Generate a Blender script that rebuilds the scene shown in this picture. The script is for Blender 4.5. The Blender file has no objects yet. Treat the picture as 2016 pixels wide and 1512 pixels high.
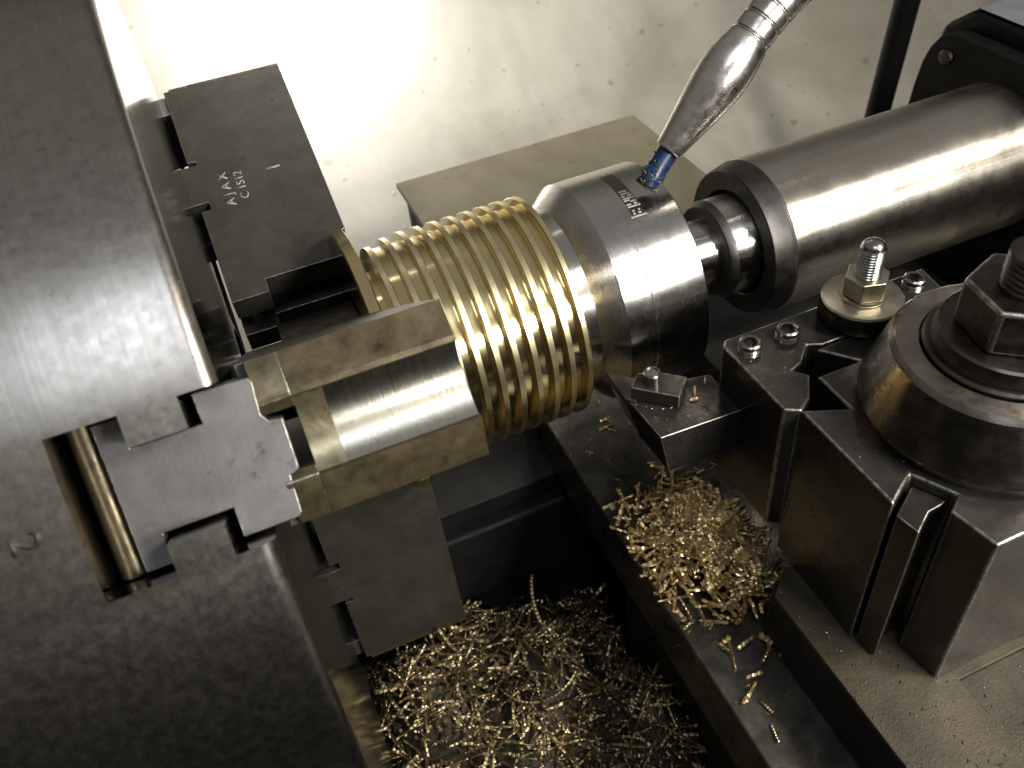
import bpy, bmesh, math, random
from mathutils import Vector, Matrix
random.seed(7)
sc = bpy.context.scene
COL = sc.collection
cos, sin, PI, R = math.cos, math.sin, math.pi, math.radians

# ------------------------------------------------------------------ camera
# lathe frame: X = spindle axis towards the tailstock, Y = away from the operator, Z = up, metres
CX = Vector((0.9182915, -0.38509506, -0.09188313))      # camera right
CD = Vector((-0.32650009, -0.60536895, -0.72589677))    # camera down
CF = Vector((0.22391606, 0.69658469, -0.68163873))      # camera forward
CAM = Vector((-0.20495581, -0.27492892, 0.23154973))
cd = bpy.data.cameras.new('camera'); cam = bpy.data.objects.new('camera', cd); COL.objects.link(cam)
M = Matrix.Identity(4)
for i in range(3):
    M[i][0] = CX[i]; M[i][1] = -CD[i]; M[i][2] = -CF[i]; M[i][3] = CAM[i]
cam.matrix_world = M
cd.sensor_fit = 'HORIZONTAL'; cd.sensor_width = 36; cd.lens = 1731.84 / 2016 * 36
cd.clip_start = 0.01; cd.clip_end = 30
cd.dof.use_dof = True; cd.dof.focus_distance = 0.315; cd.dof.aperture_fstop = 22
sc.camera = cam

# ------------------------------------------------------------------ world and lamps
w = bpy.data.worlds.new('World'); sc.world = w; w.use_nodes = True
nt = w.node_tree; bg = nt.nodes['Background']
tc = nt.nodes.new('ShaderNodeTexCoord'); sp = nt.nodes.new('ShaderNodeSeparateXYZ')
rp = nt.nodes.new('ShaderNodeValToRGB'); mr = nt.nodes.new('ShaderNodeMapRange')
mr.inputs[1].default_value = -1; mr.inputs[2].default_value = 1
nt.links.new(tc.outputs['Generated'], sp.inputs[0]); nt.links.new(sp.outputs[2], mr.inputs[0])
nt.links.new(mr.outputs[0], rp.inputs[0]); nt.links.new(rp.outputs[0], bg.inputs[0])
e = rp.color_ramp.elements
e[0].position = 0.0; e[0].color = (0.006, 0.0055, 0.005, 1)
e[1].position = 1.0; e[1].color = (0.24, 0.23, 0.215, 1)
for p_, c_ in ((0.47, (0.010, 0.009, 0.008, 1)), (0.60, (0.045, 0.042, 0.036, 1)), (0.74, (0.15, 0.142, 0.125, 1)), (0.84, (0.24, 0.225, 0.20, 1))):
    n_ = e.new(p_); n_.color = c_
bg.inputs[1].default_value = 0.95

def area(name, loc, target, sx, sy, power, col, spread=180):
    l = bpy.data.lights.new(name, 'AREA'); l.shape = 'RECTANGLE'; l.size = sx; l.size_y = sy
    l.energy = power; l.color = col; l.spread = R(spread)
    o = bpy.data.objects.new(name, l); COL.objects.link(o)
    o.location = loc
    o.rotation_euler = (Vector(target) - Vector(loc)).to_track_quat('-Z', 'Y').to_euler()
    return o
area('work_lamp', (0.27, -0.42, 0.50), (-0.06, 0.0, 0.0), 0.15, 0.15, 6.0, (1.0, 0.93, 0.80))
area('front_lamp', (0.14, -0.62, 0.33), (-0.08, 0.0, 0.02), 0.20, 0.10, 0.85, (1.0, 0.96, 0.88), 70)
area('rear_lamp', (-0.03, 0.47, 0.66), (-0.08, 0.55, 0.0), 0.24, 0.16, 2.3, (1.0, 0.955, 0.87), 80)
area('window_light', (-0.20, -0.55, 0.95), (-0.15, 0, 0), 0.30, 0.30, 1.7, (0.84, 0.91, 1.0))

sc.view_settings.view_transform = 'Standard'; sc.view_settings.look = 'None'
sc.view_settings.exposure = 0.1; sc.view_settings.gamma = 1
sc.cycles.max_bounces = 6; sc.cycles.caustics_reflective = False; sc.cycles.caustics_refractive = False

# ------------------------------------------------------------------ materials
def lnk(nt, a, b): nt.links.new(a, b)
def noise(nt, vec, scale, detail=4, rough=0.6, dist=0.0):
    n = nt.nodes.new('ShaderNodeTexNoise'); n.inputs['Scale'].default_value = scale
    n.inputs['Detail'].default_value = detail; n.inputs['Roughness'].default_value = rough
    n.inputs['Distortion'].default_value = dist
    lnk(nt, vec, n.inputs['Vector']); return n.outputs['Fac']
def remap(nt, v, a, b, c, d):
    m = nt.nodes.new('ShaderNodeMapRange'); lnk(nt, v, m.inputs[0])
    for i, x in enumerate((a, b, c, d)): m.inputs[i + 1].default_value = x
    return m.outputs[0]
def mixc(nt, fac, a, b):
    m = nt.nodes.new('ShaderNodeMix'); m.data_type = 'RGBA'
    if hasattr(fac, 'is_linked') or hasattr(fac, 'links'): lnk(nt, fac, m.inputs['Factor'])
    else: m.inputs['Factor'].default_value = fac
    for s, x in (('A', a), ('B', b)):
        i = [k for k in m.inputs if k.name == s and k.type == 'RGBA'][0]
        if isinstance(x, tuple): i.default_value = (*x, 1)
        else: lnk(nt, x, i)
    return [k for k in m.outputs if k.type == 'RGBA'][0]
def math_(nt, op, a, b):
    m = nt.nodes.new('ShaderNodeMath'); m.operation = op
    for i, x in enumerate((a, b)):
        if isinstance(x, (int, float)): m.inputs[i].default_value = x
        else: lnk(nt, x, m.inputs[i])
    return m.outputs[0]

def metal(name, c1, c2=None, metallic=1.0, rough=(0.25, 0.4), blotch=60, aniso=0.0, axis='X', arot=0.25,
          spots=None, spot_amt=0.6, spot_scale=350, bump=0.05, bscale=900, streak=None, streak_amt=0.3, coat=0.0, fine=None):
    """brushed or machined metal: blotchy colour, uneven gloss, dark specks, tool-mark streaks"""
    m = bpy.data.materials.new(name); m.use_nodes = True; nt = m.node_tree; b = nt.nodes['Principled BSDF']
    tc = nt.nodes.new('ShaderNodeTexCoord'); ob = tc.outputs['Object']
    c2 = c2 or tuple(x * 0.7 for x in c1)
    f1 = remap(nt, noise(nt, ob, blotch, 6, 0.65, 0.4), 0.35, 0.65, 0, 1)
    col = mixc(nt, f1, c1, c2)
    if spots:
        f2 = remap(nt, noise(nt, ob, spot_scale, 3, 0.6), 0.60, 0.70, 0, spot_amt)
        f3 = remap(nt, noise(nt, ob, spot_scale * 0.22, 3, 0.6), 0.45, 0.6, 0, 1)
        col = mixc(nt, math_(nt, 'MULTIPLY', f2, f3), col, spots)
    rf = noise(nt, ob, blotch * 1.7, 5, 0.7)
    h = noise(nt, ob, bscale, 3, 0.6)
    if streak:
        mp = nt.nodes.new('ShaderNodeMapping'); mp.inputs['Scale'].default_value = streak
        lnk(nt, ob, mp.inputs['Vector']); s = noise(nt, mp.outputs[0], 1.0, 4, 0.7)
        rf = math_(nt, 'ADD', math_(nt, 'MULTIPLY', rf, 1 - streak_amt), math_(nt, 'MULTIPLY', s, streak_amt))
        h = math_(nt, 'ADD', math_(nt, 'MULTIPLY', h, 0.4), s)
        col = mixc(nt, remap(nt, s, 0.35, 0.7, 0, 0.35), col, tuple(x * 0.55 for x in c1))
    lnk(nt, col, b.inputs['Base Color'])
    lnk(nt, remap(nt, rf, 0.35, 0.65, rough[0], rough[1]), b.inputs['Roughness'])
    b.inputs['Metallic'].default_value = metallic
    if aniso:
        b.inputs['Anisotropic'].default_value = aniso; b.inputs['Anisotropic Rotation'].default_value = arot
        tg = nt.nodes.new('ShaderNodeTangent'); tg.direction_type = 'RADIAL'; tg.axis = axis
        lnk(nt, tg.outputs[0], b.inputs['Tangent'])
    if bump:
        bp = nt.nodes.new('ShaderNodeBump'); bp.inputs['Strength'].default_value = bump
        bp.inputs['Distance'].default_value = 0.0002
        lnk(nt, h, bp.inputs['Height']); lnk(nt, bp.outputs[0], b.inputs['Normal'])
    if coat:
        b.inputs['Coat Weight'].default_value = coat; b.inputs['Coat Roughness'].default_value = 0.12
    return m

MAT = {}
MAT['chuck'] = metal('worn_chuck_steel', (0.37, 0.35, 0.325), (0.305, 0.288, 0.266), rough=(0.27, 0.36), blotch=240, spots=(0.15, 0.13, 0.11), spot_amt=0.55, spot_scale=480, bump=0.08, bscale=300, aniso=0.3, streak=(900, 12, 12), streak_amt=0.15)
MAT['chuck_face'] = metal('oily_chuck_face', (0.30, 0.29, 0.275), (0.24, 0.23, 0.22), rough=(0.10, 0.2), blotch=80, spots=(0.05, 0.05, 0.05), bump=0.03)
MAT['master'] = metal('ground_jaw_steel', (0.23, 0.225, 0.23), (0.175, 0.17, 0.172), metallic=0.85, rough=(0.42, 0.55), blotch=110, spots=(0.05, 0.04, 0.04), spot_amt=0.7, spot_scale=260, bump=0.14, streak=(2500, 120, 120), streak_amt=0.4)
MAT['jaw'] = metal('oil_stained_jaw_steel', (0.125, 0.103, 0.060), (0.056, 0.043, 0.023), metallic=0.6, rough=(0.28, 0.46), blotch=115, spots=(0.035, 0.016, 0.007), spot_amt=0.9, spot_scale=300, bump=0.22)
MAT['jaw_root'] = metal('stained_jaw_bore', (0.30, 0.27, 0.18), (0.19, 0.165, 0.10), metallic=0.85, rough=(0.28, 0.42), blotch=160, spots=(0.10, 0.06, 0.03), spot_amt=0.8, spot_scale=400, bump=0.12)
MAT['jaw_side'] = metal('dark_jaw_steel', (0.070, 0.066, 0.055), (0.048, 0.045, 0.038), metallic=0.55, rough=(0.36, 0.52), blotch=70, spots=(0.025, 0.02, 0.017), spot_amt=0.8, spot_scale=420, bump=0.16, streak=(300, 300, 2500), streak_amt=0.25)
MAT['jaw_bore'] = metal('ground_jaw_bore', (0.55, 0.53, 0.47), (0.44, 0.42, 0.36), rough=(0.24, 0.33), blotch=70, aniso=0.5, axis='X', bump=0.25, streak=(3500, 60, 60), streak_amt=0.6)
MAT['brass'] = metal('machined_brass', (0.86, 0.74, 0.44), (0.77, 0.64, 0.34), rough=(0.13, 0.22), blotch=50, aniso=0.5, axis='X', bump=0.03, streak=(3000, 10, 10), streak_amt=0.3)
MAT['brass_land'] = metal('brushed_brass_ridge', (0.88, 0.78, 0.50), (0.79, 0.68, 0.40), rough=(0.26, 0.36), blotch=90, aniso=0.3, axis='X', bump=0.12, streak=(2500, 40, 40), streak_amt=0.4)
MAT['steel'] = metal('turned_bright_steel', (0.62, 0.61, 0.595), (0.54, 0.53, 0.51), rough=(0.20, 0.31), blotch=60, aniso=0.8, axis='X', bump=0.02, streak=(1500, 8, 8), streak_amt=0.4)
MAT['quill'] = metal('ground_quill_steel', (0.68, 0.64, 0.57), (0.60, 0.555, 0.475), rough=(0.22, 0.34), blotch=38, aniso=0.8, axis='X', spots=(0.40, 0.36, 0.30), spot_amt=0.3, spot_scale=250, bump=0.02, streak=(12, 900, 900), streak_amt=0.35)
MAT['quill_end'] = metal('dull_quill_end', (0.10, 0.095, 0.09), (0.06, 0.057, 0.055), rough=(0.35, 0.5), bump=0.1)
MAT['black'] = metal('blackened_tool_steel', (0.050, 0.046, 0.041), (0.030, 0.028, 0.025), metallic=0.6, rough=(0.14, 0.28), blotch=110, spots=(0.010, 0.008, 0.007), spot_amt=0.85, spot_scale=380, bump=0.25, bscale=520)
MAT['post'] = metal('dark_ground_toolpost', (0.11, 0.103, 0.095), (0.07, 0.065, 0.06), metallic=0.85, rough=(0.18, 0.30), blotch=60, spots=(0.02, 0.018, 0.015), spot_amt=0.7, spot_scale=420, bump=0.12, bscale=700)
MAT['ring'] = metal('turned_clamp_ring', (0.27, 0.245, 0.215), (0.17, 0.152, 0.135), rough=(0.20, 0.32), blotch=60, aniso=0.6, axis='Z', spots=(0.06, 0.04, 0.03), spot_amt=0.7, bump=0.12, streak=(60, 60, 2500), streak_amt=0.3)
MAT['nut'] = metal('grey_brown_nut', (0.125, 0.11, 0.10), (0.08, 0.07, 0.065), rough=(0.24, 0.38), blotch=90, spots=(0.03, 0.02, 0.02), bump=0.14)
MAT['zinc'] = metal('dull_zinc', (0.56, 0.525, 0.43), (0.42, 0.39, 0.31), rough=(0.26, 0.38), blotch=110, spots=(0.15, 0.12, 0.08), spot_amt=0.5, bump=0.08)
MAT['screw'] = metal('dark_steel_screw', (0.30, 0.285, 0.26), (0.16, 0.15, 0.135), rough=(0.22, 0.35), blotch=200, bump=0.08)
MAT['stud'] = metal('bright_threaded_stud', (0.45, 0.43, 0.42), (0.28, 0.27, 0.26), rough=(0.15, 0.26), blotch=200, bump=0.05)
MAT['knurl'] = metal('dirty_knurl_shaded_stub', (0.12, 0.105, 0.08), (0.05, 0.045, 0.04), rough=(0.35, 0.5), blotch=300)
MAT['hose'] = metal('worn_chromed_hose', (0.62, 0.60, 0.57), (0.46, 0.43, 0.40), rough=(0.22, 0.36), blotch=70, spots=(0.08, 0.07, 0.06), spot_amt=0.8, spot_scale=240, bump=0.12)
MAT['saddle'] = metal('oily_cast_saddle', (0.16, 0.15, 0.13), (0.07, 0.066, 0.06), metallic=0.75, rough=(0.20, 0.40), blotch=70, spots=(0.03, 0.025, 0.02), spot_amt=0.6, spot_scale=420, bump=0.25, bscale=500)
MAT['slide'] = metal('gritty_slide_top', (0.060, 0.049, 0.031), (0.022, 0.019, 0.014), metallic=0.3, rough=(0.34, 0.6), blotch=34, spots=(0.012, 0.008, 0.005), spot_amt=0.8, spot_scale=300, bump=0.9, bscale=1100)
MAT['bed'] = metal('dark_oily_casting', (0.020, 0.019, 0.018), (0.010, 0.010, 0.010), metallic=0.0, rough=(0.42, 0.65), blotch=40, bump=0.4, bscale=300)
MAT['darkpaint'] = metal('black_tailstock_paint', (0.005, 0.005, 0.0055), (0.003, 0.003, 0.0032), metallic=0.0, rough=(0.4, 0.55), blotch=50, bump=0.2, bscale=250)
MAT['bed'].node_tree.nodes['Principled BSDF'].inputs['Specular IOR Level'].default_value = 0.22
MAT['darkpaint'].node_tree.nodes['Principled BSDF'].inputs['Specular IOR Level'].default_value = 0.2
MAT['bluepaint'] = metal('glossy_blue_grey_paint', (0.16, 0.17, 0.20), (0.12, 0.125, 0.14), metallic=0.0, rough=(0.15, 0.25), blotch=50, bump=0.15, bscale=120, coat=0.6)
MAT['chip'] = metal('brass_chip', (0.80, 0.64, 0.36), (0.42, 0.31, 0.16), metallic=0.9, rough=(0.30, 0.46), blotch=130, bump=0)
MAT['chip_dark'] = metal('shaded_brass_chip', (0.42, 0.335, 0.19), (0.10, 0.08, 0.048), metallic=0.9, rough=(0.30, 0.48), blotch=60, bump=0)  # darker copy of the chip brass, painting in the tray's dimmer light
MAT['carbide'] = metal('grey_carbide', (0.07, 0.064, 0.052), (0.05, 0.045, 0.036), metallic=0.6, rough=(0.3, 0.4), blotch=300, bump=0.1)
MAT['blue'] = metal('blue_plastic_tube', (0.002, 0.022, 0.085), (0.0015, 0.009, 0.03), metallic=0.0, rough=(0.25, 0.45), blotch=260, spots=(0.008, 0.008, 0.008), spot_amt=0.95, spot_scale=500, bump=0.2)
MAT['grime'] = metal('chip_grit', (0.05, 0.04, 0.025), (0.008, 0.007, 0.006), metallic=0.3, rough=(0.5, 0.8), blotch=500, bump=1.0, bscale=700)
MAT['grit'] = metal('dull_grit', (0.30, 0.26, 0.18), (0.06, 0.05, 0.04), metallic=0.8, rough=(0.3, 0.5), blotch=300, bump=0)
MAT['ring_top'] = metal('lit_ring_top', (0.36, 0.325, 0.29), (0.27, 0.24, 0.215), rough=(0.30, 0.42), blotch=120, aniso=0.4, axis='Z', spots=(0.10, 0.07, 0.05), spot_amt=0.7, bump=0.1)  # lighter copy of the ring steel, overhead reflection put into the colour
MAT['edge'] = metal('rubbed_bare_edge', (0.42, 0.40, 0.36), (0.12, 0.115, 0.105), metallic=0.9, rough=(0.25, 0.4), blotch=420, bump=0.1)
MAT['mark'] = metal('stamped_bright', (0.42, 0.40, 0.35), (0.20, 0.19, 0.165), metallic=0.2, rough=(0.4, 0.5), blotch=900, bump=0)
MAT['mark_dark'] = metal('stamped_dark', (0.06, 0.045, 0.035), (0.04, 0.03, 0.025), metallic=0.3, rough=(0.5, 0.6), bump=0)
MAT['etch'] = metal('etched_band', (0.20, 0.19, 0.17), (0.14, 0.13, 0.12), rough=(0.35, 0.45), aniso=0.3, bump=0)

def painted(name, c1, c2, dots, rough=(0.30, 0.45), scale=18, dotscale=60, coat=0.0):
    """oil-spattered painted sheet: drips, droplets and a yellowed film"""
    m = bpy.data.materials.new(name); m.use_nodes = True; nt = m.node_tree; b = nt.nodes['Principled BSDF']
    ob = nt.nodes.new('ShaderNodeTexCoord').outputs['Object']
    col = mixc(nt, remap(nt, noise(nt, ob, scale, 5, 0.6, 0.6), 0.38, 0.66, 0, 1), c1, c2)
    mp = nt.nodes.new('ShaderNodeMapping'); mp.inputs['Scale'].default_value = (28, 5, 5); lnk(nt, ob, mp.inputs['Vector'])
    sm = noise(nt, mp.outputs[0], 1.0, 6, 0.7, 0.8)
    col = mixc(nt, remap(nt, sm, 0.50, 0.76, 0, 0.28), col, tuple(x * 0.62 for x in c2))
    heights = None
    for k, (s, th, a) in enumerate(((dotscale, 0.13, 0.75), (dotscale * 2.2, 0.15, 0.6), (dotscale * 0.55, 0.07, 0.8))):
        v = nt.nodes.new('ShaderNodeTexVoronoi'); v.inputs['Scale'].default_value = s; v.inputs['Randomness'].default_value = 1
        ad = nt.nodes.new('ShaderNodeVectorMath'); ad.operation = 'ADD'; ad.inputs[1].default_value = (3.1 * k, 1.7 * k, 0)
        wn = nt.nodes.new('ShaderNodeTexNoise'); wn.inputs['Scale'].default_value = s * 1.4
        sc_ = nt.nodes.new('ShaderNodeVectorMath'); sc_.operation = 'SCALE'; sc_.inputs['Scale'].default_value = 0.35 / s
        lnk(nt, ob, wn.inputs['Vector']); lnk(nt, wn.outputs['Color'], sc_.inputs[0])
        a2 = nt.nodes.new('ShaderNodeVectorMath'); a2.operation = 'ADD'
        lnk(nt, ob, a2.inputs[0]); lnk(nt, sc_.outputs[0], a2.inputs[1]); lnk(nt, a2.outputs[0], ad.inputs[0])
        lnk(nt, ad.outputs[0], v.inputs['Vector'])
        sep = nt.nodes.new('ShaderNodeSeparateColor'); lnk(nt, v.outputs['Color'], sep.inputs[0])
        rad = math_(nt, 'MULTIPLY', sep.outputs[0], th * 1.6)
        d = math_(nt, 'SUBTRACT', rad, v.outputs['Distance'])
        f = remap(nt, d, 0.0, 0.05, 0, 1)
        keep = remap(nt, sep.outputs[1], 0.50, 0.62, 0, a * 0.8)
        f = math_(nt, 'MULTIPLY', f, keep)
        col = mixc(nt, f, col, dots)
        heights = f if heights is None else math_(nt, 'ADD', heights, f)
    lnk(nt, col, b.inputs['Base Color'])
    lnk(nt, remap(nt, noise(nt, ob, scale * 2.5, 5, 0.7), 0.35, 0.65, rough[0], rough[1]), b.inputs['Roughness'])
    bp = nt.nodes.new('ShaderNodeBump'); bp.inputs['Strength'].default_value = 0.35; bp.inputs['Distance'].default_value = 0.0006
    lnk(nt, heights, bp.inputs['Height']); lnk(nt, bp.outputs[0], b.inputs['Normal'])
    if coat:
        b.inputs['Coat Weight'].default_value = coat; b.inputs['Coat Roughness'].default_value = 0.33
    return m
MAT['pan'] = painted('cream_splash_guard', (0.32, 0.305, 0.265), (0.225, 0.21, 0.172), (0.13, 0.105, 0.065), rough=(0.28, 0.40), scale=9, dotscale=42, coat=1.0)
MAT['plate'] = painted('oily_beige_plate', (0.155, 0.138, 0.095), (0.118, 0.104, 0.07), (0.045, 0.036, 0.022), rough=(0.32, 0.45), scale=25, dotscale=75)

# ------------------------------------------------------------------ object helpers
def tag(o, label, cat, group=None, kind=None):
    o['label'] = label; o['category'] = cat
    if group: o['group'] = group
    if kind: o['kind'] = kind
    return o
def thing(name, loc, label, cat, group=None):
    o = bpy.data.objects.new(name, None); COL.objects.link(o); o.location = loc; o.empty_display_size = 0.01
    return tag(o, label, cat, group)
def world_of(o):
    v = Vector((0, 0, 0))
    while o is not None: v = v + Vector(o.location); o = o.parent
    return v
def obj(name, bm, mat, parent=None, smooth=None, bevel=0.0, origin=None, segs=2, weld=True, worn=False):
    """bm in lathe coordinates -> ONE mesh object, its origin at `origin` (or the parent's)"""
    if weld: bmesh.ops.remove_doubles(bm, verts=bm.verts[:], dist=1e-6)
    bmesh.ops.recalc_face_normals(bm, faces=bm.faces[:])
    pw = world_of(parent) if parent else Vector((0, 0, 0))
    og = Vector(origin) if origin is not None else pw
    bmesh.ops.translate(bm, verts=bm.verts[:], vec=-og)
    me = bpy.data.meshes.new(name); bm.to_mesh(me); bm.free()
    o = bpy.data.objects.new(name, me); COL.objects.link(o)
    for m in (mat if isinstance(mat, (list, tuple)) else [mat]): me.materials.append(m)
    if parent: o.parent = parent
    o.location = og - pw
    if smooth is not None:
        for p in me.polygons: p.use_smooth = True
        me.set_sharp_from_angle(angle=R(smooth))
    if bevel:
        b = o.modifiers.new('bevel', 'BEVEL'); b.width = bevel; b.segments = segs; b.limit_method = 'ANGLE'; b.angle_limit = R(28)
        b.harden_normals = True
        if worn: me.materials.append(MAT['edge']); b.material = len(me.materials) - 1
        for p in me.polygons: p.use_smooth = True
        me.set_sharp_from_angle(angle=R(40))
    return o
def prism(poly, fn, a, b, bm=None):
    """closed 2D polygon swept from a to b; fn(u, v, w) -> lathe coordinates"""
    bm = bm or bmesh.new()
    A = [bm.verts.new(fn(u, v, a)) for u, v in poly]; B = [bm.verts.new(fn(u, v, b)) for u, v in poly]
    n = len(poly)
    for i in range(n): bm.faces.new((A[i], A[(i + 1) % n], B[(i + 1) % n], B[i]))
    bm.faces.new(A[::-1]); bm.faces.new(B)
    return bm
def box(x0, x1, y0, y1, z0, z1, bm=None):
    return prism([(x0, y0), (x1, y0), (x1, y1), (x0, y1)], lambda u, v, w_: (u, v, w_), z0, z1, bm)
XY = lambda u, v, w_: (u, v, w_)
YZ = lambda u, v, w_: (w_, u, v)
def frame(d):
    d = Vector(d).normalized(); a = Vector((0, 0, 1)) if abs(d.z) < 0.9 else Vector((1, 0, 0))
    u = d.cross(a).normalized(); return d, u, d.cross(u).normalized()
def lathe(prof, c, d, n=64, bm=None, rf=None):
    """prof = [(axial, radius)...] turned about the line through c along d"""
    bm = bm or bmesh.new(); d, u, v = frame(d); c = Vector(c); rows = []
    for k, (s, r) in enumerate(prof):
        if r < 1e-7: rows.append([bm.verts.new(c + d * s)])
        else: rows.append([bm.verts.new(c + d * s + (u * cos(2 * PI * i / n) + v * sin(2 * PI * i / n)) * (r * (rf(i, k) if rf else 1))) for i in range(n)])
    for A, B in zip(rows, rows[1:]):
        for i in range(n):
            j = (i + 1) % n
            if len(A) == 1 and len(B) == 1: continue
            if len(A) == 1: bm.faces.new((A[0], B[i], B[j]))
            elif len(B) == 1: bm.faces.new((A[i], A[j], B[0]))
            else: bm.faces.new((A[i], A[j], B[j], B[i]))
    return bm
def hexprof(c, d, r, s0, s1, rot=0, bm=None):
    bm = bm or bmesh.new(); d, u, v = frame(d); c = Vector(c)
    ring = lambda s, rr, k=6: [bm.verts.new(c + d * s + (u * cos(rot + 2 * PI * i / 6) + v * sin(rot + 2 * PI * i / 6)) * rr) for i in range(6)]
    A, B = ring(s0, r), ring(s1, r)
    for i in range(6): bm.faces.new((A[i], A[(i + 1) % 6], B[(i + 1) % 6], B[i]))
    bm.faces.new(A); bm.faces.new(B[::-1]); return bm
def thread_prof(s0, s1, r, pitch, depth, dome=0.0):
    p = [(s0, 0), (s0, r)]; s = s0
    while s + pitch <= s1:
        p += [(s + pitch * 0.12, r), (s + pitch * 0.5, r - depth), (s + pitch * 0.88, r)]; s += pitch
    if dome: p += [(s1 + dome * sin(a), (r - depth * 0.5) * cos(a)) for a in (0, .3, .6, .9, 1.2)] + [(s1 + dome, 0)]
    else: p += [(s1, r - depth), (s1, 0)]
    return p
def tube(pts, rads, n=16, bm=None, cap=True):
    bm = bm or bmesh.new(); pts = [Vector(p) for p in pts]; rows = []
    u = None
    for i, p in enumerate(pts):
        t = (pts[min(i + 1, len(pts) - 1)] - pts[max(i - 1, 0)]).normalized()
        if u is None: _, u, v = frame(t)
        u = (u - t * u.dot(t)).normalized(); v = t.cross(u)
        rows.append([bm.verts.new(p + (u * cos(2 * PI * k / n) + v * sin(2 * PI * k / n)) * rads[i]) for k in range(n)])
    for A, B in zip(rows, rows[1:]):
        for k in range(n): bm.faces.new((A[k], A[(k + 1) % n], B[(k + 1) % n], B[k]))
    if cap: bm.faces.new(rows[0][::-1]); bm.faces.new(rows[-1])
    return bm
def text_bm(body, size, fn, depth=0.00012, bold=0.0):
    """lettering as shallow relief; fn(u, v, h) maps text plane + height to lathe coordinates"""
    cu = bpy.data.curves.new('t', 'FONT'); cu.body = body; cu.size = size; cu.resolution_u = 3
    cu.align_x = 'CENTER'; cu.align_y = 'CENTER'; cu.offset = bold
    o = bpy.data.objects.new('t', cu); COL.objects.link(o)
    dg = bpy.context.evaluated_depsgraph_get(); me = bpy.data.meshes.new_from_object(o.evaluated_get(dg))
    bm = bmesh.new(); bm.from_mesh(me)
    g = bmesh.ops.extrude_face_region(bm, geom=bm.faces[:])
    top = {v for v in g['geom'] if isinstance(v, bmesh.types.BMVert)}
    for v in bm.verts: v.co = Vector(fn(v.co.x, v.co.y, depth if v in top else -0.00004))
    bpy.data.objects.remove(o); bpy.data.curves.remove(cu); bpy.data.meshes.remove(me)
    return bm
def boolean(o, cutter, op='DIFFERENCE'):
    m = o.modifiers.new('b', 'BOOLEAN'); m.operation = op; m.object = cutter; m.solver = 'EXACT'
    dg = bpy.context.evaluated_depsgraph_get(); me = bpy.data.meshes.new_from_object(o.evaluated_get(dg))
    o.modifiers.remove(m); old = o.data; o.data = me; bpy.data.meshes.remove(old)
    cm = cutter.data; bpy.data.objects.remove(cutter); bpy.data.meshes.remove(cm)

# ================================================================== THE SETTING
# sloping splash guard behind the bed
SN = Vector((0, -0.59, 0.81)).normalized(); SU = Vector((0, 0.81, 0.59)).normalized(); SP = Vector((0, 0.40, -0.10))
bm = bmesh.new()
def pan(x0, x1, s0, s1, bm): # s along the slope
    q = [SP + SU * s0 + Vector((x0, 0, 0)), SP + SU * s0 + Vector((x1, 0, 0)), SP + SU * s1 + Vector((x1, 0, 0)), SP + SU * s1 + Vector((x0, 0, 0))]
    prism([(0, 0), (1, 0), (1, 1), (0, 1)], lambda u, v, w_: q[{(0, 0): 0, (1, 0): 1, (1, 1): 2, (0, 1): 3}[(u, v)]] - SN * w_, 0, 0.004, bm)
pan(-0.9, 1.4, -0.26, 0.9, bm)
guard = thing('splash_guard', SP, 'cream painted sheet splash guard spattered with oil drops behind the machine', 'splash guard')
obj('sheet', bm, MAT['pan'], guard)
bm = box(-0.9, 1.4, 0.185, 0.1895, -0.40, -0.255)
obj('lower_flange', bm, MAT['pan'], guard)

# bed and chip tray
tray = obj('chip_tray', box(-0.9, 1.4, -0.40, 0.0, -0.255, -0.245), MAT['bed'])
tag(tray, 'dark oily chip tray floor under the brass swarf heap', 'tray'); 
bed = thing('lathe_bed', (0, 0.05, -0.25), 'dark oily cast lathe bed running below the chuck', 'lathe bed')
obj('bed_casting', box(-0.7, 1.2, 0.0, 0.185, -0.40, -0.13), MAT['bed'], bed, bevel=0.003)
obj('guideway', prism([(0.008, -0.1295), (0.060, -0.1295), (0.060, -0.118), (0.034, -0.102), (0.008, -0.118)], YZ, -0.7, 1.2), MAT['bed'], bed, bevel=0.001)
obj('guideway', prism([(0.120, -0.1295), (0.175, -0.1295), (0.175, -0.108), (0.120, -0.108)], YZ, -0.7, 1.2), MAT['bed'], bed, bevel=0.001)

# ================================================================== CHUCK
XF = -0.2205            # chuck face
RC = 0.163
PHS = (144.0, 24.0, 264.0)
chuck = thing('lathe_chuck', (-0.32, 0, 0), 'large worn steel three-jaw chuck filling the left side', 'chuck')
prof = [(-0.46, 0.0), (-0.46, RC)]
fr = 0.0036
prof += [(XF - fr + fr * sin(a), RC - fr + fr * cos(a)) for a in [R(x) for x in (0, 15, 30, 45, 60, 75, 90)]]
prof += [(XF, 0.030), (XF - 0.05, 0.030), (XF - 0.05, 0.0)]
body = obj('chuck_body', lathe(prof, (0, 0, 0), (1, 0, 0), 240), [MAT['chuck'], MAT['chuck_face']], chuck)
def rad(ph):
    c, s = cos(R(ph)), sin(R(ph))
    return lambda x, t, r: (x, r * c - t * s, r * s + t * c)
def slotpoly(cl, left):
    W, N = 0.0174 + cl, 0.0102 + cl
    return [(left, -W), (-0.2425 + cl, -W), (-0.2425 + cl, -N), (-0.2283 - cl, -N), (-0.2283 - cl, -W), (-0.200, -W),
            (-0.200, W), (-0.2283 - cl, W), (-0.2283 - cl, N), (-0.2425 + cl, N), (-0.2425 + cl, W), (left, W)]
for ph in PHS:
    f = rad(ph)
    c = obj('cut', prism(slotpoly(0.0009, -0.2565), f, 0.030, 0.20), MAT['chuck'], chuck)
    boolean(body, c)
me = body.data
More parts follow.
